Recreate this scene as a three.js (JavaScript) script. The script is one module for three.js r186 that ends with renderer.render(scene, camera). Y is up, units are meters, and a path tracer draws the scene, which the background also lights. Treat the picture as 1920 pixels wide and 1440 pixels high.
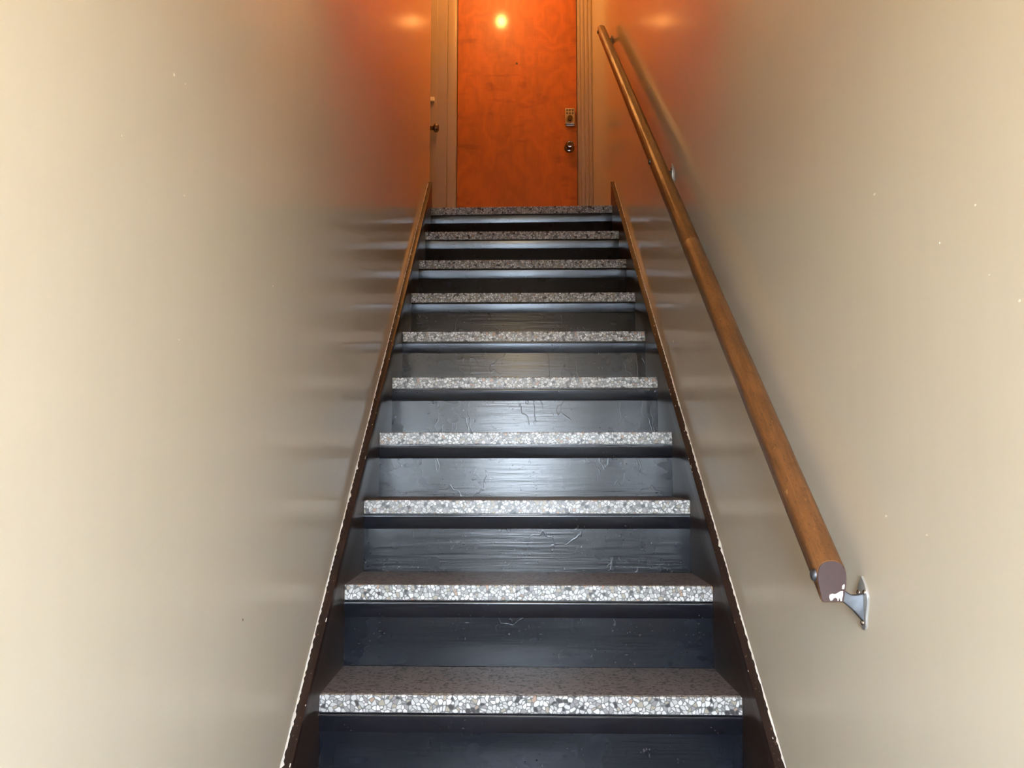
import * as THREE from 'three';
import { RoundedBoxGeometry } from 'three/addons/geometries/RoundedBoxGeometry.js';
import { mergeGeometries, toCreasedNormals } from 'three/addons/utils/BufferGeometryUtils.js';

// ───────────────────────── camera, sky, exposure ─────────────────────────
const TREAD = 0.2428, RISE = 0.1962, Z0 = -1.815, SLOPE = RISE / TREAD;   // going, rise, nosing of the step five risers up
const HALF = 0.45, WALL = 0.47, LANDING = 14 * RISE, BACK = -5.165, ENTRY = 0.95;
const scene = new THREE.Scene();
const camera = new THREE.PerspectiveCamera(2 * Math.atan(720 / 1550) * 180 / Math.PI, 4 / 3, 0.02, 200);
camera.rotation.order = 'YXZ';
camera.position.set(-0.0335, 5 * RISE + 0.4895, 0);
camera.rotation.set(0.0974, 0.0034, 0);

const skyData = new Float32Array(64 * 32 * 4);                            // hazy daylight, whiter towards the horizon
for (let j = 0; j < 32; j++) for (let i = 0; i < 64; i++) {
  const e = Math.max(0, ((j + 0.5) / 32 - 0.5) * 2), k = Math.pow(e, 0.55), p = (j * 64 + i) * 4;
  skyData[p] = 0.88 - 0.40 * k; skyData[p + 1] = 0.99 - 0.30 * k; skyData[p + 2] = 1.08 - 0.04 * k; skyData[p + 3] = 1;
}
const sky = new THREE.DataTexture(skyData, 64, 32, THREE.RGBAFormat, THREE.FloatType);
sky.mapping = THREE.EquirectangularReflectionMapping; sky.magFilter = THREE.LinearFilter; sky.needsUpdate = true;
scene.background = sky;
scene.backgroundIntensity = 92;

const renderer = new THREE.WebGLRenderer({ antialias: true });
renderer.toneMapping = THREE.LinearToneMapping;
renderer.toneMappingExposure = 1.08;
renderer.shadowMap.enabled = true;

const ENTRY_POWER = 2.4, ENTRY_COLOR = new THREE.Color().setRGB(1, 0.76, 0.45);
const LAMP_POWER = 1.7, LAMP_COLOR = new THREE.Color().setRGB(1, 0.41, 0.10);

// ───────────────────────── helpers ─────────────────────────
let seed = 20240611;
function rnd() { seed |= 0; seed = seed + 0x6D2B79F5 | 0; let t = Math.imul(seed ^ seed >>> 15, 1 | seed); t = t + Math.imul(t ^ t >>> 7, 61 | t) ^ t; return ((t ^ t >>> 14) >>> 0) / 4294967296; }
const clamp = (v, a = 0, b = 1) => Math.min(b, Math.max(a, v)), mix = (a, b, t) => a + (b - a) * t;
const sstep = (a, b, v) => { const t = clamp((v - a) / (b - a)); return t * t * (3 - 2 * t); };
function hash(x, y, s) { let h = Math.imul(x, 374761393) + Math.imul(y, 668265263) + Math.imul(s, 2147483647) | 0; h = Math.imul(h ^ h >>> 13, 1274126177); h = Math.imul(h ^ h >>> 15, 2246822519); return ((h ^ h >>> 16) >>> 0) / 4294967296; }
function vnoise(x, y, px, py, s) {                                        // value noise that repeats every px, py cells
  const xi = Math.floor(x), yi = Math.floor(y); let fx = x - xi, fy = y - yi;
  fx = fx * fx * (3 - 2 * fx); fy = fy * fy * (3 - 2 * fy);
  const m = (a, n) => ((a % n) + n) % n, x0 = m(xi, px), x1 = m(xi + 1, px), y0 = m(yi, py), y1 = m(yi + 1, py);
  return mix(mix(hash(x0, y0, s), hash(x1, y0, s), fx), mix(hash(x0, y1, s), hash(x1, y1, s), fx), fy);
}
function fbm(u, v, cx, cy, oct, s) { let a = 0, w = 0.5, t = 0; for (let o = 0; o < oct; o++) { a += w * vnoise(u * cx, v * cy, cx, cy, s + o); t += w; w *= 0.5; cx *= 2; cy *= 2; } return a / t; }
function texture(w, h, fn, srgb) {                                        // fn(u, v, out) fills 0..1 values; srgb: fn gives sRGB values
  const d = new Uint8Array(w * h * 4), o = [0, 0, 0];
  for (let y = 0; y < h; y++) for (let x = 0; x < w; x++) { fn((x + 0.5) / w, (y + 0.5) / h, o); const p = (y * w + x) * 4; d[p] = clamp(o[0]) * 255; d[p + 1] = clamp(o[1]) * 255; d[p + 2] = clamp(o[2]) * 255; d[p + 3] = 255; }
  const t = new THREE.DataTexture(d, w, h); t.wrapS = t.wrapT = THREE.RepeatWrapping; t.magFilter = THREE.LinearFilter; t.minFilter = THREE.LinearFilter;
  if (srgb) t.colorSpace = THREE.SRGBColorSpace; t.needsUpdate = true; return t;
}
function relief(w, h, f) {                                                 // heights as floats, so that shallow relief has no terraces
  const d = new Float32Array(w * h * 4);
  for (let y = 0; y < h; y++) for (let x = 0; x < w; x++) { const p = (y * w + x) * 4; d[p] = d[p + 1] = d[p + 2] = f((x + 0.5) / w, (y + 0.5) / h); d[p + 3] = 1; }
  const t = new THREE.DataTexture(d, w, h, THREE.RGBAFormat, THREE.FloatType); t.wrapS = t.wrapT = THREE.RepeatWrapping; t.magFilter = t.minFilter = THREE.LinearFilter; t.needsUpdate = true; return t;
}
function smoothTint(w, h, fn) {                                             // very dark colours as linear floats, from sRGB values
  const d = new Float32Array(w * h * 4), o = [0, 0, 0];
  for (let y = 0; y < h; y++) for (let x = 0; x < w; x++) { fn((x + 0.5) / w, (y + 0.5) / h, o); const p = (y * w + x) * 4; for (let k = 0; k < 3; k++) d[p + k] = o[k] <= 0.04045 ? o[k] / 12.92 : Math.pow((o[k] + 0.055) / 1.055, 2.4); d[p + 3] = 1; }
  const t = new THREE.DataTexture(d, w, h, THREE.RGBAFormat, THREE.FloatType); t.wrapS = t.wrapT = THREE.RepeatWrapping; t.magFilter = t.minFilter = THREE.LinearFilter; t.needsUpdate = true; return t;
}
const per = (t, sx, sy) => { t.repeat.set(1 / sx, 1 / sy); return t; };   // uv are metres: one repeat covers sx by sy metres
const mat = p => new THREE.MeshPhysicalMaterial(p);
const lin = (r, g, b) => new THREE.Color().setRGB(r, g, b);

function metricUV(g, ox = 0, oy = 0) {                                    // box projection, uv in metres
  g = g.index ? g.toNonIndexed() : g;
  const p = g.attributes.position, n = g.attributes.normal, uv = new Float32Array(p.count * 2);
  for (let i = 0; i < p.count; i += 3) {
    let ax = 0, ay = 0, az = 0; for (let k = 0; k < 3; k++) { ax += Math.abs(n.getX(i + k)); ay += Math.abs(n.getY(i + k)); az += Math.abs(n.getZ(i + k)); }
    for (let k = 0; k < 3; k++) {
      const x = p.getX(i + k), y = p.getY(i + k), z = p.getZ(i + k), q = (i + k) * 2;
      if (ax >= ay && ax >= az) { uv[q] = z; uv[q + 1] = y; } else if (ay >= az) { uv[q] = x; uv[q + 1] = z; } else { uv[q] = x; uv[q + 1] = y; }
      uv[q] += ox; uv[q + 1] += oy;
    }
  }
  g.setAttribute('uv', new THREE.BufferAttribute(uv, 2)); return g;
}
function prism(points, x0, x1, bevel = 0, crease = 0.6) {                 // section in (depth = -z, height) drawn along x
  const g = new THREE.ExtrudeGeometry(new THREE.Shape(points.map(([d, y]) => new THREE.Vector2(d, y))), { depth: x1 - x0 - 2 * bevel, bevelEnabled: bevel > 0, bevelSize: bevel, bevelThickness: bevel, bevelOffset: -bevel, bevelSegments: 2, curveSegments: 8 });
  g.rotateY(Math.PI / 2); g.translate(x0 + bevel, 0, 0);
  return toCreasedNormals(g, crease);
}
function box(x0, x1, y0, y1, z0, z1, r = 0) {
  const w = x1 - x0, h = y1 - y0, d = z1 - z0, g = r ? new RoundedBoxGeometry(w, h, d, 3, r) : new THREE.BoxGeometry(w, h, d);
  g.translate((x0 + x1) / 2, (y0 + y1) / 2, (z0 + z1) / 2); return g;
}
function join(list) { return mergeGeometries(list.map(g => { g = g.index ? g.toNonIndexed() : g; for (const k of Object.keys(g.attributes)) if (!['position', 'normal', 'uv'].includes(k)) g.deleteAttribute(k); return g; })); }
function mesh(name, g, m, parent = scene, label) {
  if (Array.isArray(g)) g = join(g);
  const o = new THREE.Mesh(g, m); o.name = name; o.castShadow = o.receiveShadow = true; if (label) o.userData.label = label; parent.add(o); return o;
}
function group(name, parent = scene) { const o = new THREE.Group(); o.name = name; parent.add(o); return o; }
function tag(o, label, category, kind) { o.userData.label = label; o.userData.category = category; if (kind) o.userData.kind = kind; return o; }

// ───────────────────────── materials ─────────────────────────
const peel = per(relief(1024, 1024, ((u, v) => 0.55 * fbm(u, v, 110, 110, 2, 3) + 0.3 * fbm(u, v, 40, 14, 2, 9) + 0.15 * fbm(u, v, 9, 3, 2, 19))), 0.55, 0.55);
const wallTint = per(texture(512, 512, (u, v, o) => {
  const t = 0.965 + 0.035 * fbm(u, v, 9, 5, 4, 31) + 0.02 * (fbm(u, v, 60, 3, 2, 37) - 0.5);
  o[0] = t; o[1] = t; o[2] = t;
}), 1.7, 1.7);
const wallPaint = mat({ color: lin(0.76, 0.695, 0.575), map: wallTint, roughness: 0.12, bumpMap: peel, bumpScale: 0.000012, ior: 1.5 });
const ceilingPaint = mat({ color: lin(0.80, 0.77, 0.70), roughness: 0.7, bumpMap: peel, bumpScale: 0.0003 });
const trimPaint = mat({ color: lin(0.38, 0.30, 0.215), map: wallTint, roughness: 0.33, bumpMap: peel, bumpScale: 0.0001 });

const CH = 62;                                                            // terrazzo: chips in a grey matrix
function terrazzo(dirty) {
  return per(texture(1024, 1024, (u, v, o) => {
    const wx = u + 0.004 * (fbm(u, v, 40, 40, 2, 5) - 0.5), wy = v + 0.004 * (fbm(u, v, 40, 40, 2, 6) - 0.5);
    const x = wx * CH, y = wy * CH, xi = Math.floor(x), yi = Math.floor(y); let d1 = 9, d2 = 9, id = 0, idy = 0;
    for (let j = -1; j <= 1; j++) for (let i = -1; i <= 1; i++) {
      const cx = ((xi + i) % CH + CH) % CH, cy = ((yi + j) % CH + CH) % CH;
      const px = xi + i + hash(cx, cy, 41), py = yi + j + hash(cx, cy, 43);
      const a = hash(cx, cy, 47) * 3.14, c = Math.cos(a), s = Math.sin(a), e = 0.65 + 0.7 * hash(cx, cy, 53), dx = x - px, dy = y - py;
      const d = Math.hypot((dx * c + dy * s) * e, (-dx * s + dy * c) / e) - 0.30 * hash(cx, cy, 59);
      if (d < d1) { d2 = d1; d1 = d; id = cx; idy = cy; } else if (d < d2) d2 = d;
    }
    const edge = sstep(0.10, 0.19, d2 - d1) * sstep(0.62, 0.52, d1), r = hash(id, idy, 61), g = hash(id, idy, 67);
    let c = [0.74 + 0.18 * g, 0.735 + 0.18 * g, 0.725 + 0.18 * g];
    if (r < 0.18) c = [0.54 + 0.1 * g, 0.53 + 0.1 * g, 0.525 + 0.1 * g];
    else if (r < 0.235) c = [0.24, 0.23, 0.23];
    else if (r < 0.26) c = [0.70, 0.58, 0.50];
    else if (r < 0.36) c = [0.66, 0.62, 0.55];
    const m = 0.37 + 0.09 * fbm(u, v, 150, 150, 2, 71);
    for (let k = 0; k < 3; k++) o[k] = mix(m, c[k], edge);
    if (dirty) {                                                          // walked-on faces: soiled brown, dark pits where the grout has worn
      const w = fbm(u, v, 12, 12, 4, 77), pit = sstep(0.62, 0.74, fbm(u, v, 90, 90, 2, 83));
      const l = (o[0] + o[1] + o[2]) / 3, q = 0.42 + 0.22 * l + 0.08 * (w - 0.5);
      o[0] = mix(q * 0.93, 0.10, pit * 0.85); o[1] = mix(q * 0.87, 0.085, pit * 0.85); o[2] = mix(q * 0.87, 0.08, pit * 0.85);
    }
  }, true), 0.55, 0.55);
}
const terrazzoFace = mat({ map: terrazzo(false), roughness: 0.34, color: lin(0.86, 0.855, 0.85) });
const terrazzoTop = mat({ map: terrazzo(true), roughness: 0.38, color: lin(0.80, 0.78, 0.76) });

const brush = per(relief(1024, 512, ((u, v) => {                      // brush marks along the board, lumps and dents in the old gloss paint
  let h = 0.72 * fbm(u, v, 4, 42, 3, 101) + 0.22 * fbm(u, v, 16, 8, 2, 103) + 0.06 * fbm(u, v, 40, 190, 2, 107);
  const dent = fbm(u, v, 60, 34, 2, 109); h -= 0.3 * sstep(0.84, 0.9, dent); h += 0.3 * sstep(0.85, 0.9, fbm(u, v, 110, 60, 2, 113));
  const crack = Math.abs(fbm(u, v, 12, 3, 3, 115) - 0.5); h += 0.5 * sstep(0.012, 0.0, crack) * sstep(0.5, 0.62, fbm(u, v, 5, 4, 2, 117));
  return h;
})), 0.62, 0.31);
const blackTint = per(smoothTint(1024, 512, (u, v, o) => {
  const s = sstep(0.83, 0.86, fbm(u, v, 130, 65, 2, 131)) * sstep(0.55, 0.7, fbm(u, v, 9, 5, 2, 133)), w = fbm(u, v, 12, 9, 4, 137), b = 0.05 + 0.035 * w;
  o[0] = mix(b * 0.85, 0.34, s * 0.7); o[1] = mix(b * 0.98, 0.33, s * 0.7); o[2] = mix(b * 1.4, 0.33, s * 0.7);
}), 0.78, 0.39);
const blackPaint = mat({ map: blackTint, roughness: 0.215, bumpMap: brush, bumpScale: 0.00032, ior: 1.43, specularIntensity: 0.7 });
const stripPaint = mat({ map: blackTint, roughness: 0.20, bumpMap: brush, bumpScale: 0.00004, ior: 1.5 });
const skirtTint = per(texture(512, 512, (u, v, o) => {
  const w = fbm(u, v, 10, 10, 4, 171), s = sstep(0.80, 0.85, fbm(u, v, 90, 90, 2, 173));
  o[0] = mix(0.13 + 0.07 * w, 0.36, s); o[1] = mix(0.10 + 0.04 * w, 0.29, s); o[2] = mix(0.09 + 0.03 * w, 0.25, s);
}, true), 0.5, 0.5);
const skirtPaint = mat({ map: skirtTint, roughness: 0.28, specularIntensity: 0.4, bumpMap: brush, bumpScale: 0.00005 });
const chipPaint = mat({ color: lin(0.78, 0.75, 0.68), roughness: 0.6 });

const veneer = texture(1024, 2048, (u, v, o) => {                          // rotary-cut birch veneer stained orange
  const wx = fbm(u, v, 4, 6, 3, 201), q = fbm(u + 0.05 * wx, v, 5, 9, 4, 203);
  const figure = 0.5 + 0.5 * Math.sin(26 * (q + 0.6 * fbm(u, v, 3, 4, 2, 207))), fine = fbm(u, v, 160, 30, 2, 209), blotch = fbm(u, v, 4, 5, 3, 211);
  const flame = sstep(0.55, 0.85, fbm(u + 0.06 * wx, v + 0.012 * wx, 7, 60, 3, 213)) * sstep(0.5, 0.66, fbm(u, v, 3, 4, 2, 217));
  const l = 0.86 + 0.10 * (figure - 0.5) * 0.7 + 0.06 * (fine - 0.5) + 0.16 * (blotch - 0.5) - 0.11 * flame;
  o[0] = 0.79 * l; o[1] = 0.40 * l - 0.02 * flame; o[2] = 0.075 * l;
}, true);
per(veneer, 0.80, 2.05);
const doorWood = mat({ map: veneer, roughness: 0.5, bumpMap: per(relief(512, 512, ((u, v) => 0.6 * fbm(u, v, 14, 90, 2, 221) + 0.4 * fbm(u, v, 6, 26, 2, 223))), 0.5, 0.5), bumpScale: 0.00045, clearcoat: 0.4, clearcoatRoughness: 0.12 });

const railTint = texture(2048, 256, (u, v, o) => {                         // u along the rail
  const g = fbm(u, v, 24, 60, 3, 241), f = fbm(u, v, 160, 90, 2, 243), w = fbm(u, v, 14, 4, 4, 247), cath = 0.5 + 0.5 * Math.sin(30 * (fbm(u, v, 9, 5, 3, 249) + v));
  const pore = sstep(0.66, 0.78, fbm(u, v, 260, 100, 2, 253)), nick = sstep(0.86, 0.89, fbm(u, v, 150, 20, 2, 257));
  let l = 0.70 + 0.24 * (w - 0.5) + 0.16 * (g - 0.5) + 0.07 * (cath - 0.5) + 0.05 * (f - 0.5) - 0.12 * pore;
  o[0] = mix(0.60 * l, 0.7, nick * 0.5); o[1] = mix(0.39 * l, 0.55, nick * 0.5); o[2] = mix(0.215 * l, 0.4, nick * 0.5);
}, true);
per(railTint, 1.6, 0.2);
const railWood = mat({ map: railTint, specularIntensity: 0.6, roughness: 0.40, bumpMap: per(relief(1024, 128, ((u, v) => fbm(u, v, 60, 24, 3, 261))), 0.8, 0.2), bumpScale: 0.0004 });
const endGrain = mat({ color: lin(0.044, 0.020, 0.018), roughness: 0.55, bumpMap: peel, bumpScale: 0.0004 });
const castIron = mat({ color: lin(0.16, 0.17, 0.185), metalness: 0.85, roughness: 0.42, bumpMap: peel, bumpScale: 0.0003 });
const plateMetal = mat({ color: lin(0.50, 0.50, 0.49), metalness: 0.6, roughness: 0.35 });
const darkIron = mat({ color: lin(0.10, 0.105, 0.115), metalness: 0.7, roughness: 0.42 });
const chrome = mat({ color: lin(0.55, 0.52, 0.50), metalness: 1, roughness: 0.12 });
const knobMetal = mat({ color: lin(0.17, 0.13, 0.11), metalness: 1, roughness: 0.13 });
const darkPlastic = mat({ color: lin(0.03, 0.028, 0.026), roughness: 0.4 });
const floorPaint = mat({ color: lin(0.16, 0.15, 0.14), roughness: 0.5, map: wallTint });
const pavement = mat({ color: lin(0.34, 0.325, 0.30), roughness: 0.9, map: wallTint });

const AJAR = 6 * Math.PI / 180;                                            // opening angle of the entrance door
const NICKS = [                                                            // [side, height, z, half width, half height, dark]
  [-1, 1.968, -1.014, 0.0021, 0.0026], [-1, 1.972, -1.049, 0.0015, 0.001], [-1, 1.824, -1.06, 0.0018, 0.0012], [-1, 1.834, -0.885, 0.0012, 0.0009], [-1, 1.792, -1.467, 0.002, 0.0014],
  [-1, 1.632, -1.061, 0.0031, 0.001], [-1, 1.223, -1.355, 0.0018, 0.0026, 1], [1, 1.847, -1.127, 0.0036, 0.0018], [1, 1.753, -0.882, 0.0018, 0.002], [1, 1.732, -0.96, 0.0012, 0.0015],
  [1, 1.401, -1.134, 0.0032, 0.0022], [1, 1.385, -1.025, 0.0015, 0.001], [1, 1.633, -0.814, 0.0022, 0.0018], [1, 1.671, -0.863, 0.0012, 0.0008], [1, 1.86, -2.597, 0.004, 0.0067],
];

// ───────────────────────── the shell ─────────────────────────
const LCEIL = LANDING + 2.26, ECEIL = 2.42;
const WT = 0.17;                                                           // wall thickness
const SD0 = 4.10, SD1 = 5.08, SDTOP = LANDING + 2.04;                      // opening of the side door (depths)
function rect(a, b, c, d) { return [[a, c], [b, c], [b, d], [a, d]]; }
function slab(points, holes, t) {                                          // plate in (u, v) with holes, thickness t along +w
  const s = new THREE.Shape(points.map(p => new THREE.Vector2(...p)));
  for (const h of holes) s.holes.push(new THREE.Path(h.map(p => new THREE.Vector2(...p))));
  return new THREE.ExtrudeGeometry(s, { depth: t, bevelEnabled: false });
}
{
  const left = slab(rect(-ENTRY, -BACK + WT, -0.1, LCEIL + 0.1), [rect(SD0, SD1, LANDING, SDTOP)], WT); left.rotateY(Math.PI / 2); left.translate(-WALL - WT, 0, 0);
  const wl = tag(mesh('wall_left', metricUV(left), wallPaint), 'glossy beige painted wall with a doorway at the landing, opposite the handrail', 'wall', 'structure');
  const right = slab(rect(-ENTRY, -BACK + WT, -0.1, LCEIL + 0.1), [], WT); right.rotateY(Math.PI / 2); right.translate(WALL, 0, 0);
  const wr = tag(mesh('wall_right', metricUV(right, 0.3, 0.2), wallPaint), 'glossy beige painted wall that carries the wooden handrail', 'wall', 'structure');
  const far = slab(rect(-WALL, WALL, -0.1, LCEIL + 0.1), [rect(-0.42, 0.385, LANDING, LANDING + 2.04)], WT); far.translate(0, 0, BACK - WT);
  tag(mesh('wall_far', metricUV(far), wallPaint), 'beige end wall around the orange wooden door', 'wall', 'structure');
  const near = slab(rect(-WALL - WT, WALL + WT, -0.1, LCEIL + 0.1), [rect(-0.43, 0.43, 0, 2.06)], WT); near.translate(0, 0, ENTRY);
  tag(mesh('wall_near', metricUV(near), wallPaint), 'entrance wall with an open doorway at the foot of the stairs', 'wall', 'structure');
  const cpts = [[-ENTRY, ECEIL], [0.5, ECEIL], [0.5 + (LCEIL - ECEIL) / SLOPE, LCEIL], [-BACK, LCEIL], [-BACK, LCEIL + 0.15], [-ENTRY, LCEIL + 0.15]];
  tag(mesh('ceiling', metricUV(prism(cpts, -WALL, WALL)), ceilingPaint), 'pale ceiling sloping up over the stairs to the landing', 'ceiling', 'structure');
  tag(mesh('floor', metricUV(box(-WALL, WALL, -0.1, 0, Z0 + 4 * TREAD - 0.04, ENTRY + WT)), floorPaint), 'grey entrance floor at the foot of the stairs', 'floor', 'structure');
  tag(mesh('floor_001', metricUV(box(-WALL, WALL, LANDING - 0.1, LANDING - 0.001, BACK, Z0 - 10 * TREAD)), terrazzoTop), 'landing floor at the top of the stairs in front of the doors', 'floor', 'structure');
  tag(mesh('pavement', metricUV(box(-30, 30, -0.25, -0.1, -30, 40)), pavement), 'pale concrete pavement outside the entrance', 'pavement', 'structure');
  // nicks in the wall paint: thin flakes of filler and one dark dent
  const nick = (wall, side, y, z, w, h, m) => {
    const s = new THREE.Shape(); for (let k = 0; k < 9; k++) { const a = k / 9 * 6.283, r = 0.6 + 0.4 * rnd(); s[k ? 'lineTo' : 'moveTo'](Math.cos(a) * w * r, Math.sin(a) * h * r); }
    const g = new THREE.ExtrudeGeometry(s, { depth: 0.0006, bevelEnabled: false }); g.rotateY(side < 0 ? Math.PI / 2 : -Math.PI / 2); g.translate(side * WALL, y, z); mesh('paint_nick', g, m, wall);
  };
  const P = mat({ color: lin(0.9, 0.86, 0.76), roughness: 0.6 }), D = mat({ color: lin(0.12, 0.09, 0.07), roughness: 0.7 });
  NICKS.forEach(([side, y, z, w, h, dark]) => nick(side < 0 ? wl : wr, side, y, z, w, h, dark ? D : P));
}

// skirting boards that follow the flight, with the ragged edge of the wall paint along their tops
const SKIRT_H = 0.103, skirtY = d => 5 * RISE + SKIRT_H + (d + Z0) * SLOPE;
for (const side of [-1, 1]) {
  const d0 = 0.62, d1 = 4.05, pts = [[d0, -0.0], [d0, skirtY(d0)]];
  pts.push([d1, skirtY(d1)], [d1, LANDING + 0.06], [d1 + 0.012, LANDING + 0.03], [d1 + 0.05, LANDING], [d1 + 0.05, LANDING - 0.1], [d1 - 0.2, LANDING - 0.25], [d0 + 0.5, 0]);
  const x0 = side < 0 ? -WALL : HALF, x1 = side < 0 ? -HALF : WALL;
  const b = mesh(side < 0 ? 'baseboard_left' : 'baseboard_right', metricUV(prism(pts, x0, x1, 0.0018)), skirtPaint);
  tag(b, side < 0 ? 'dark brown skirting board beside the stairs, opposite the handrail' : 'dark brown skirting board beside the stairs, under the handrail', 'skirting', 'structure');
  // a bead of old paint in the corner of wall and board, of uneven width
  const N = 620, pos = [], idx = [], xw = side * (WALL - 0.0002), L = Math.hypot(1, SLOPE), ny = 1 / L, nd = -SLOPE / L;
  for (let i = 0; i <= N; i++) {
    const d = mix(d0 + 0.01, d1 - 0.01, i / N), y = skirtY(d), k = hash(i, side + 5, 301), lo = vnoise(i * 0.06, 0.5, 999, 9, 303 + side), chipHere = sstep(0.72, 0.9, vnoise(i * 0.22, 3.5, 999, 9, 307 + side));
    const up = 0.0012 + 0.0016 * lo + 0.0012 * k + 0.004 * chipHere, out = 0.0012 + 0.0024 * lo * k + 0.0016 * k + 0.004 * chipHere * k;
    pos.push(xw, y + ny * up, -(d + nd * up), xw - side * 0.0008, y + ny * up * 0.7, -(d + nd * up * 0.7), xw - side * out * 0.7, y + ny * 0.0009, -(d + nd * 0.0009), xw - side * out, y - 0.0004, -d);
    if (i < N) for (let q = 0; q < 3; q++) { const a = i * 4 + q, c = a + 4; side < 0 ? idx.push(a, a + 1, c, a + 1, c + 1, c) : idx.push(a, c, a + 1, a + 1, c, c + 1); }
  }
  const g = new THREE.BufferGeometry(); g.setAttribute('position', new THREE.Float32BufferAttribute(pos, 3)); g.setIndex(idx); g.computeVertexNormals();
  mesh('paint_edge', g, chipPaint, b, 'ragged pale edge of wall paint');
  // scuffs and chips along the inner arris
  for (let i = 0; i < 26; i++) {
    const d = mix(0.9, 3.9, rnd()), y = skirtY(d), w = 0.0008 + 0.0012 * rnd(), l = 0.003 + 0.012 * rnd() * rnd(), xs = side * (HALF + 0.0004 + (rnd() < 0.3 ? 0.012 * rnd() : 0.001 * rnd()));
    const c = new THREE.BoxGeometry(w, 0.0008, l); c.rotateX(Math.atan(SLOPE)); c.translate(xs, y + 0.0002, -d); mesh('paint_chip', c, chipPaint, b);
  }
}

// ───────────────────────── staircase ─────────────────────────
const TILT = { 0: -0.0063, 1: -0.0036, 2: 0, 3: 0.002, 4: 0.002, 5: 0.0013, 6: 0.004, 7: 0.004, 8: 0.004, 9: 0.0125 };
const SLAB = 0.037, S0 = 0.0405, S1 = 0.079;                               // terrazzo thickness; top and bottom of the strip below it
const flight = tag(group('staircase'), 'straight flight of black painted stairs with grey terrazzo treads', 'staircase');
const stripSection = [[0.003, -S0 - 0.0005], [0.0016, -S0 - 0.0008], [0.0006, -S0 - 0.0022], [0.0004, -S0 - 0.0042], [0.0012, -S0 - 0.0062], [0.0062, -S1 + 0.0024], [0.0068, -S1 + 0.0006], [0.0082, -S1], [0.03, -S1], [0.03, -S0 - 0.0005]];
for (let n = -4; n <= 9; n++) {
  const st = group('step', flight), w = HALF, ox = 7 * hash(n + 9, 1, 401), oy = 7 * hash(n + 9, 2, 401);
  st.position.set(0, (5 + n) * RISE, Z0 - n * TREAD);
  const lean = new THREE.Matrix4().set(1, 0, 0, 0, TILT[n] ?? 0, 1, 0, 0, 0, 0, 1, 0, 0, 0, 0, 1), out = g => g.applyMatrix4(lean);   // old steps are a little out of level
  // terrazzo slab: pale ground nosing, soiled walking face
  const back = -TREAD + (n < 9 ? -0.008 : -0.001);
  const nose = mesh('terrazzo_nosing', out(metricUV(box(-w, w, -SLAB, 0, -0.016, 0, 0.0022), ox, oy)), terrazzoFace, st, 'grey terrazzo front edge');
  mesh('terrazzo_tread', out(metricUV(box(-w, w, -SLAB, 0, back, -0.0155), ox, oy)), terrazzoTop, st, 'soiled terrazzo walking surface');
  // bedding joint, strip and riser
  mesh('bedding_joint', out(metricUV(box(-w, w, -S0, -SLAB, -0.05, -0.0045), ox, oy)), blackPaint, st);
  mesh('riser_strip', out(metricUV(prism(stripSection, -w, w), ox, oy)), stripPaint, st, 'glossy black strip under the nosing');
  mesh('riser_board', out(metricUV(box(-w, w, -RISE - 0.002, -S1 + 0.002, -0.03, -0.0105), ox * 1.3, oy * 1.7)), blackPaint, st, 'black painted riser');
}

// ───────────────────────── handrail ─────────────────────────
const RS = 0.832, RX = 0.42, railY = d => 1.303 + (d - 1.204) * RS;
const half = [[0.0, 0.030], [0.006, 0.0295], [0.0115, 0.0275], [0.016, 0.0238], [0.0192, 0.0185], [0.0209, 0.012], [0.0213, 0.005], [0.0207, -0.003], [0.0192, -0.012], [0.0174, -0.022], [0.0164, -0.0268], [0.0148, -0.0292], [0.012, -0.030]];
const section = [...half, ...half.slice(1).reverse().map(([x, y]) => [-x, y])];
function railPiece(dA, dB, rounded) {                                      // plumb-cut length of rail; the section stands upright and is drawn up the slope
  const pos = [], uv = [], M = section.length, rows = [], cut = 0.004;
  let girth = [0]; for (let k = 1; k <= M; k++) { const a = section[k - 1], b = section[k % M]; girth.push(girth[k - 1] + Math.hypot(a[0] - b[0], a[1] - b[1])); }
  const ring = (d, s) => section.map(([x, y]) => [RX + x * s, railY(d) + y * s, -d]);
  const ds = [[dA, 0.985], [dA + 0.002, 1]]; const K = 24; for (let i = 1; i < K; i++) ds.push([mix(dA, dB, i / K), 1]);
  if (rounded) ds.push([dB - 0.03, 1], [dB - 0.018, 0.96], [dB - 0.008, 0.87], [dB - 0.002, 0.68], [dB, 0.35]); else ds.push([dB - 0.002, 1], [dB, 0.985]);
  for (const [d, s] of ds) rows.push(ring(d, s));
  const quad = (a, b, c, e, ua, ub, uc, ue) => { pos.push(...a, ...b, ...c, ...a, ...c, ...e); uv.push(...ua, ...ub, ...uc, ...ua, ...uc, ...ue); };
  for (let i = 0; i + 1 < rows.length; i++) for (let k = 0; k < M; k++) {
    const k1 = (k + 1) % M, u0 = ds[i][0] * 1.3, u1 = ds[i + 1][0] * 1.3;
    quad(rows[i][k], rows[i + 1][k], rows[i + 1][k1], rows[i][k1], [u0, girth[k]], [u1, girth[k]], [u1, girth[k + 1]], [u0, girth[k + 1]]);
  }
  const cap = (row, flip) => { for (let k = 1; k + 1 < M; k++) { const t = [row[0], row[k], row[k + 1]]; if (flip) t.reverse(); for (const p of t) { pos.push(...p); uv.push(p[0], p[1]); } } };
  cap(rows[0], false); cap(rows[rows.length - 1], true);
  const g = new THREE.BufferGeometry(); g.setAttribute('position', new THREE.Float32BufferAttribute(pos, 3)); g.setAttribute('uv', new THREE.Float32BufferAttribute(uv, 2)); g.computeVertexNormals();
  return toCreasedNormals(g, 0.7);
}
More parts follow.
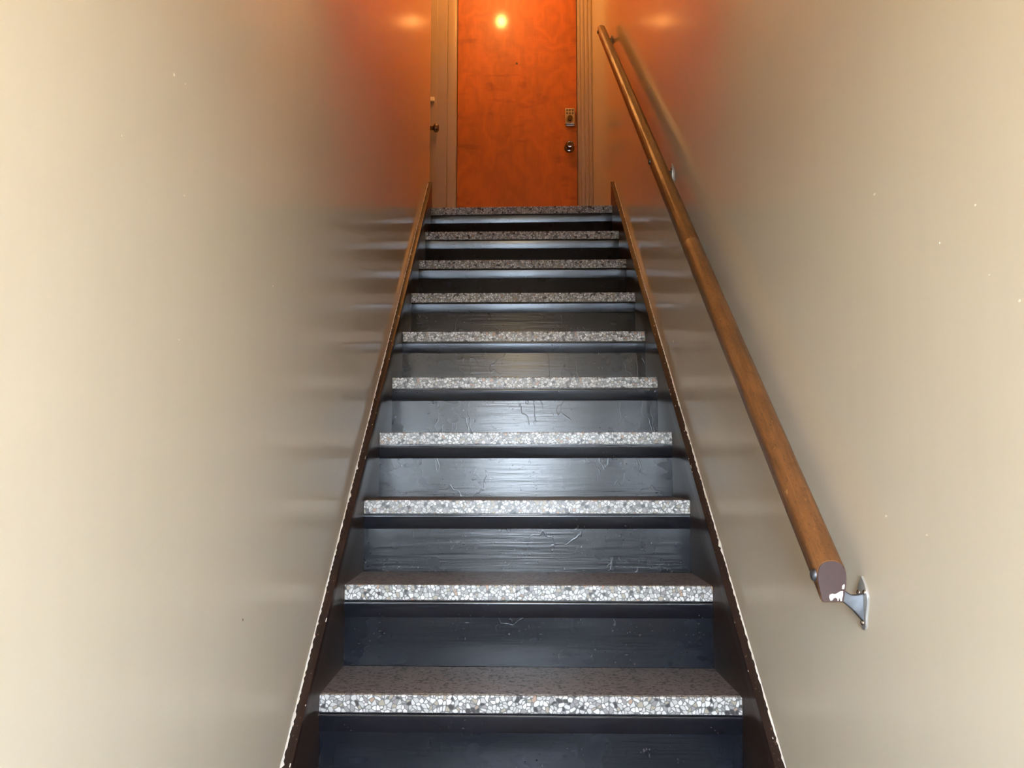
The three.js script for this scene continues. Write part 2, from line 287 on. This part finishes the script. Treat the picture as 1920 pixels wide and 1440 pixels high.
const rail = tag(group('handrail'), 'worn brown wooden handrail on metal brackets along the wall', 'handrail');
mesh('rail_length', railPiece(1.206, 2.0648, false), railWood, rail);
mesh('rail_length', railPiece(2.0653, 4.14, true), railWood, rail);
{
  // dark painted end grain with a flake of cream paint left on it
  const s = new THREE.Shape(section.map(([x, y]) => new THREE.Vector2(x * 0.955, y * 0.955)));
  const e = new THREE.ExtrudeGeometry(s, { depth: 0.0016, bevelEnabled: true, bevelSize: 0.0007, bevelThickness: 0.0007, bevelOffset: -0.0007, bevelSegments: 2 }); e.translate(RX, railY(1.206), -1.2062);
  const cap = mesh('end_grain', metricUV(e), endGrain, rail, 'purple brown painted end of the rail');
  const f = new THREE.Shape([[-0.0055, -0.0222], [-0.0045, -0.0185], [-0.001, -0.0172], [0.003, -0.0178], [0.006, -0.0165], [0.0105, -0.0138], [0.0145, -0.0135], [0.0142, -0.019], [0.0128, -0.0236], [0.0122, -0.0272], [0.0104, -0.0276], [0.0098, -0.0238], [0.0086, -0.0228], [0.0078, -0.0262], [0.0064, -0.0272], [0.0058, -0.0238], [0.0032, -0.0226], [0.0006, -0.0236], [-0.0012, -0.0262], [-0.0038, -0.0268]].map(p => new THREE.Vector2(...p)));
  const f2 = new THREE.Shape([[0.0132, -0.0105], [0.0135, -0.0065], [0.0165, -0.0035], [0.0172, -0.0055], [0.0162, -0.0105]].map(p => new THREE.Vector2(...p)));
  for (const sh of [f, f2]) { const g = new THREE.ExtrudeGeometry(sh, { depth: 0.0005, bevelEnabled: false }); g.translate(RX, railY(1.206), -1.2039); mesh('paint_flake', g, chipPaint, cap, 'flake of cream paint'); }
}
function bracket(d, yc) {
  const b = group('bracket', rail); b.position.set(WALL, yc, -d);
  const plateShape = new THREE.Shape(); plateShape.moveTo(0, 0.036); plateShape.bezierCurveTo(0.006, 0.030, 0.0165, 0.022, 0.0165, 0.008); plateShape.bezierCurveTo(0.0165, -0.006, 0.008, -0.012, 0.008, -0.026); plateShape.bezierCurveTo(0.008, -0.034, 0.004, -0.037, 0, -0.037);
  plateShape.bezierCurveTo(-0.004, -0.037, -0.008, -0.034, -0.008, -0.026); plateShape.bezierCurveTo(-0.008, -0.012, -0.0165, -0.006, -0.0165, 0.008); plateShape.bezierCurveTo(-0.0165, 0.022, -0.006, 0.030, 0, 0.036);
  const p = new THREE.ExtrudeGeometry(plateShape, { depth: 0.002, bevelEnabled: true, bevelSize: 0.0012, bevelThickness: 0.0011, bevelSegments: 2, curveSegments: 8 }); p.rotateY(-Math.PI / 2); p.translate(-0.0012, 0, 0);
  mesh('plate', toCreasedNormals(p, 0.6), plateMetal, b);
  const a = new THREE.Shape(); a.moveTo(-0.003, 0.013); a.bezierCurveTo(-0.014, 0.008, -0.022, 0.008, -0.034, 0.0205); a.lineTo(-0.046, 0.021); a.lineTo(-0.046, 0.008); a.bezierCurveTo(-0.03, 0.006, -0.014, -0.012, -0.003, -0.026); a.lineTo(-0.003, 0.013);
  const ag = new THREE.ExtrudeGeometry(a, { depth: 0.006, bevelEnabled: true, bevelSize: 0.0014, bevelThickness: 0.0016, bevelSegments: 3, curveSegments: 10 }); ag.translate(0, 0, -0.003);
  mesh('arm', toCreasedNormals(ag, 0.7), castIron, b);
  for (const [y, z] of [[0.016, 0.0105], [0.013, -0.0105], [-0.028, 0]]) { const s = new THREE.SphereGeometry(0.0042, 14, 8, 0, Math.PI * 2, 0, Math.PI / 2); s.scale(1, 0.75, 1); s.rotateZ(Math.PI / 2); s.translate(-0.0042, y, z); mesh('screw', s, chrome, b); }
  const bolt = new THREE.LatheGeometry([[0, 0.0062], [0.004, 0.0058], [0.0072, 0.0044], [0.0088, 0.0022], [0.009, 0], [0.0088, -0.0025], [0, -0.0025]].map(q => new THREE.Vector2(...q)), 20); bolt.rotateZ(Math.PI / 2); bolt.translate(RX - 0.0208 - WALL, railY(d) - yc, 0.0);
  mesh('bolt', bolt, darkIron, b, 'dark domed bolt head');
}
bracket(1.2035 + 0.012, 1.273); bracket(2.563, 2.392); bracket(4.088, 3.655);

// ───────────────────────── doors of the landing ─────────────────────────
function knob(parent, m, rosemat) {                                        // axis +z, rose on z = 0
  const k = group('doorknob', parent);
  const lathe = (p, n) => { const g = new THREE.LatheGeometry(p.map(q => new THREE.Vector2(...q)), n); g.rotateX(Math.PI / 2); return toCreasedNormals(g, 0.7); };
  mesh('rose', lathe([[0, 0], [0.033, 0], [0.033, 0.003], [0.031, 0.0055], [0.026, 0.008], [0.017, 0.012], [0, 0.012]], 36), rosemat, k);
  mesh('neck', lathe([[0, 0.01], [0.0135, 0.01], [0.0125, 0.018], [0.0125, 0.028], [0.0145, 0.034], [0, 0.034]], 28), m, k);
  mesh('grip', lathe([[0, 0.032], [0.013, 0.032], [0.019, 0.0335], [0.0245, 0.038], [0.0268, 0.045], [0.0268, 0.052], [0.0248, 0.059], [0.020, 0.0645], [0.0155, 0.0665], [0.014, 0.0655], [0.009, 0.0652], [0, 0.0655]], 36), m, k);
  return k;
}
{
  const d1 = tag(group('door_1'), 'orange varnished wooden door with keypad lock at the top of the stairs', 'door', 'structure');
  const DZ = BACK - 0.012, x0 = -0.409, x1 = 0.373, y0 = LANDING + 0.006, y1 = LANDING + 2.02;
  mesh('door_leaf', metricUV(box(x0 + 0.003, x1 - 0.003, y0, y1, DZ - 0.042, DZ, 0.0015), 0.41, -LANDING), doorWood, d1);
  // frame: jambs, stops and fluted casings
  mesh('jamb', metricUV(box(-0.42, x0 - 0.0005, LANDING, LANDING + 2.04, BACK - WT, BACK)), trimPaint, d1);
  mesh('jamb', metricUV(box(x1 + 0.0005, 0.385, LANDING, LANDING + 2.04, BACK - WT, BACK)), trimPaint, d1);
  mesh('head_jamb', metricUV(box(-0.409, x1, LANDING + 2.022, LANDING + 2.04, BACK - WT, BACK)), trimPaint, d1);
  mesh('door_stop', metricUV(box(x0 - 0.001, x0 + 0.014, LANDING, LANDING + 2.022, DZ - 0.06, DZ - 0.0425)), trimPaint, d1);
  mesh('door_stop', metricUV(box(x1 - 0.014, x1 + 0.001, LANDING, LANDING + 2.022, DZ - 0.06, DZ - 0.0425)), trimPaint, d1);
  mesh('door_stop', metricUV(box(x0 + 0.014, x1 - 0.014, LANDING + 2.008, LANDING + 2.022, DZ - 0.06, DZ - 0.0425)), trimPaint, d1);
  mesh('threshold', box(x0, x1, LANDING, LANDING + 0.006, DZ - 0.12, DZ + 0.01), trimPaint, d1);
  const casing = (a, b, flutes) => {                                       // section in (x, z) drawn upwards
    const s = new THREE.Shape(), w = b - a, t = 0.018; s.moveTo(a, 0); s.lineTo(a, t - 0.004); s.quadraticCurveTo(a, t, a + 0.004, t);
    for (let i = 0; i < flutes; i++) { const c = a + w * (0.22 + 0.28 * i), r = 0.0075; s.lineTo(c - r, t); s.quadraticCurveTo(c, t - 0.011, c + r, t); }
    s.lineTo(b - 0.004, t); s.quadraticCurveTo(b, t, b, t - 0.004); s.lineTo(b, 0); s.lineTo(a, 0);
    const g = new THREE.ExtrudeGeometry(s, { depth: 2.09, bevelEnabled: false, curveSegments: 6 }); g.rotateX(-Math.PI / 2); g.scale(1, 1, -1);
    const p = g.index; const arr = g.attributes.position.array; for (let i = 0; i < arr.length; i += 9) for (let k = 0; k < 3; k++) { const t2 = arr[i + k]; arr[i + k] = arr[i + 3 + k]; arr[i + 3 + k] = t2; }
    g.computeVertexNormals(); g.translate(0, LANDING, BACK); return metricUV(toCreasedNormals(g, 0.5));
  };
  mesh('casing', casing(-WALL + 0.001, -0.413, 0), trimPaint, d1);
  mesh('casing', casing(0.379, WALL - 0.001, 3), trimPaint, d1);
  mesh('head_casing', metricUV(box(-WALL + 0.001, WALL - 0.001, LANDING + 2.092, LANDING + 2.17, BACK, BACK + 0.018, 0.003)), trimPaint, d1);
  const k = knob(d1, knobMetal, knobMetal); k.position.set(0.3195, LANDING + 0.765, DZ);
  // push-button deadbolt
  const lk = group('keypad_lock', d1); lk.position.set(0.3235, LANDING + 0.968, DZ);
  mesh('lock_housing', box(-0.033, 0.033, -0.056, 0.056, 0, 0.024, 0.008), chrome, lk);
  mesh('lock_base', box(-0.030, 0.030, -0.063, -0.03, 0, 0.016, 0.007), chrome, lk);
  const cyl = (r0, r1, h, x, y, z) => { const g = new THREE.CylinderGeometry(r1, r0, h, 24); g.rotateX(Math.PI / 2); g.translate(x, y, z + h / 2); return g; };
  for (let r = 0; r < 2; r++) for (let c = 0; c < 3; c++) mesh('button', cyl(0.0055, 0.0048, 0.003, -0.018 + c * 0.018, 0.040 - r * 0.021, 0.0235), darkPlastic, lk);
  mesh('turn_ring', cyl(0.026, 0.023, 0.008, 0, -0.018, 0.0235), chrome, lk); mesh('turn_knob', cyl(0.0185, 0.017, 0.012, 0, -0.018, 0.031), knobMetal, lk);
  const ph = group('peephole', d1); ph.position.set(-0.0195, 4.083, DZ);
  mesh('peephole_ring', (() => { const g = new THREE.TorusGeometry(0.006, 0.0016, 10, 24); g.translate(0, 0, 0.001); return g; })(), knobMetal, ph);
  mesh('peephole_lens', cyl(0.0055, 0.0055, 0.0012, 0, 0, 0), darkPlastic, ph);
}
{
  const d2 = tag(group('door_2'), 'beige painted door set back in the side wall of the landing', 'door', 'structure');
  const X = -0.578;
  mesh('door_leaf', metricUV(box(X - 0.04, X, LANDING + 0.006, LANDING + 2.015, -SD1 + 0.016, -SD0 - 0.016, 0.0015)), trimPaint, d2);
  mesh('jamb', metricUV(box(-WALL - WT, -WALL, LANDING, SDTOP, -SD1, -SD1 + 0.013)), trimPaint, d2);
  mesh('jamb', metricUV(box(-WALL - WT, -WALL, LANDING, SDTOP, -SD0 - 0.013, -SD0)), trimPaint, d2);
  mesh('head_jamb', metricUV(box(-WALL - WT, -WALL, SDTOP - 0.013, SDTOP, -SD1 + 0.013, -SD0 - 0.013)), trimPaint, d2);
  mesh('door_stop', metricUV(box(-0.578, -0.527, LANDING, SDTOP - 0.013, -SD1 + 0.013, -SD1 + 0.024, 0.002)), trimPaint, d2);
  mesh('door_stop', metricUV(box(-0.64, -0.628, LANDING, SDTOP - 0.013, -SD1 + 0.0135, -SD1 + 0.03)), trimPaint, d2);
  mesh('door_stop', metricUV(box(-0.64, -0.628, LANDING, SDTOP - 0.013, -SD0 - 0.03, -SD0 - 0.0135)), trimPaint, d2);
  mesh('threshold', box(-0.64, -0.585, LANDING, LANDING + 0.007, -SD1 + 0.0135, -SD0 - 0.0135), trimPaint, d2);
  mesh('door_stop', metricUV(box(-0.64, -0.628, LANDING + 2.0, SDTOP - 0.013, -SD1 + 0.031, -SD0 - 0.031)), trimPaint, d2);
  const k = knob(d2, knobMetal, knobMetal); k.rotation.y = Math.PI / 2; k.position.set(X, 3.578, -5.015);
  mesh('latch_guard', box(X, X + 0.036, 3.762, 3.79, -5.052, -5.03, 0.004), mat({ color: lin(0.85, 0.82, 0.72), roughness: 0.35 }), d2, 'small white painted catch');
}
// entrance: half-glazed door at the foot of the stairs, standing ajar
{
  const d3 = tag(group('door_3'), 'dark half-glazed entrance door standing ajar at the foot of the stairs', 'door', 'structure'), F = mat({ color: lin(0.075, 0.05, 0.038), roughness: 0.5 });
  mesh('jamb', box(-0.43, -0.405, 0, 2.06, ENTRY, ENTRY + WT), F, d3); mesh('jamb', box(0.405, 0.43, 0, 2.06, ENTRY, ENTRY + WT), F, d3);
  mesh('head_jamb', box(-0.405, 0.405, 2.035, 2.06, ENTRY, ENTRY + WT), F, d3); mesh('threshold', box(-0.405, 0.405, 0, 0.02, ENTRY, ENTRY + WT, 0.004), F, d3);
  const leaf = group('door_leaf', d3); leaf.position.set(-0.402, 0.025, ENTRY + WT - 0.04); leaf.rotation.y = -AJAR;
  const G0 = 1.08, G1 = 1.93, X0 = 0.17, X1 = 0.63, LW = 0.80, LH = 2.0;
  mesh('bottom_panel', box(0, LW, 0, G0, 0, 0.04, 0.002), F, leaf); mesh('top_rail', box(0, LW, G1, LH, 0, 0.04, 0.002), F, leaf);
  mesh('stile', box(0, X0, G0, G1, 0, 0.04), F, leaf); mesh('stile', box(X1, LW, G0, G1, 0, 0.04), F, leaf);
  mesh('glass_pane', box(X0, X1, G0, G1, 0.018, 0.019), mat({ color: lin(1, 1, 1), transmission: 1, thickness: 0, roughness: 0, ior: 1.5 }), leaf);
}

// ───────────────────────── lamp over the landing ─────────────────────────
{
  const lamp = tag(group('ceiling_light'), 'bare warm bulb hanging over the landing', 'lamp'), LX = -0.133, LY = 4.76, LZ = -4.485;
  lamp.position.set(LX, LY, LZ);
  mesh('canopy', (() => { const g = new THREE.CylinderGeometry(0.06, 0.055, 0.025, 32); g.translate(0, LCEIL - LY - 0.0125, 0); return g; })(), knobMetal, lamp);
  mesh('stem', (() => { const h = LCEIL - LY - 0.075; const g = new THREE.CylinderGeometry(0.012, 0.012, h, 16); g.translate(0, 0.06 + h / 2, 0); return g; })(), knobMetal, lamp);
  mesh('light_bulb', (() => { const g = new THREE.LatheGeometry([[0, -0.036], [0.012, -0.0345], [0.024, -0.028], [0.0325, -0.016], [0.0355, 0], [0.0325, 0.016], [0.025, 0.03], [0.017, 0.045], [0.0145, 0.06]].map(q => new THREE.Vector2(...q)), 36); return g; })(), mat({ color: lin(0.9, 0.85, 0.75), roughness: 0.3, emissive: LAMP_COLOR, emissiveIntensity: 26 }), lamp);
  const l = new THREE.PointLight(LAMP_COLOR, LAMP_POWER, 0, 2); l.shadow.radius = 1.5; l.castShadow = true; lamp.add(l);
}
{
  const lamp = tag(group('ceiling_light_001'), 'shallow warm dome lamp on the low entrance ceiling', 'lamp'); lamp.position.set(0, ECEIL, 0.35);
  mesh('base_ring', (() => { const g = new THREE.CylinderGeometry(0.11, 0.115, 0.02, 40); g.translate(0, -0.01, 0); return g; })(), knobMetal, lamp);
  mesh('light_dome', (() => { const g = new THREE.SphereGeometry(0.10, 40, 14, 0, Math.PI * 2, Math.PI / 2, Math.PI / 2); g.scale(1, 0.62, 1); g.translate(0, -0.02, 0); return g; })(), mat({ color: lin(0.9, 0.88, 0.82), roughness: 0.35, emissive: ENTRY_COLOR, emissiveIntensity: 4, side: THREE.DoubleSide }), lamp);
  const l = new THREE.PointLight(ENTRY_COLOR, ENTRY_POWER, 0, 2); l.position.y = -0.055; l.shadow.radius = 1.5; l.castShadow = true; lamp.add(l);
}
renderer.render(scene, camera);
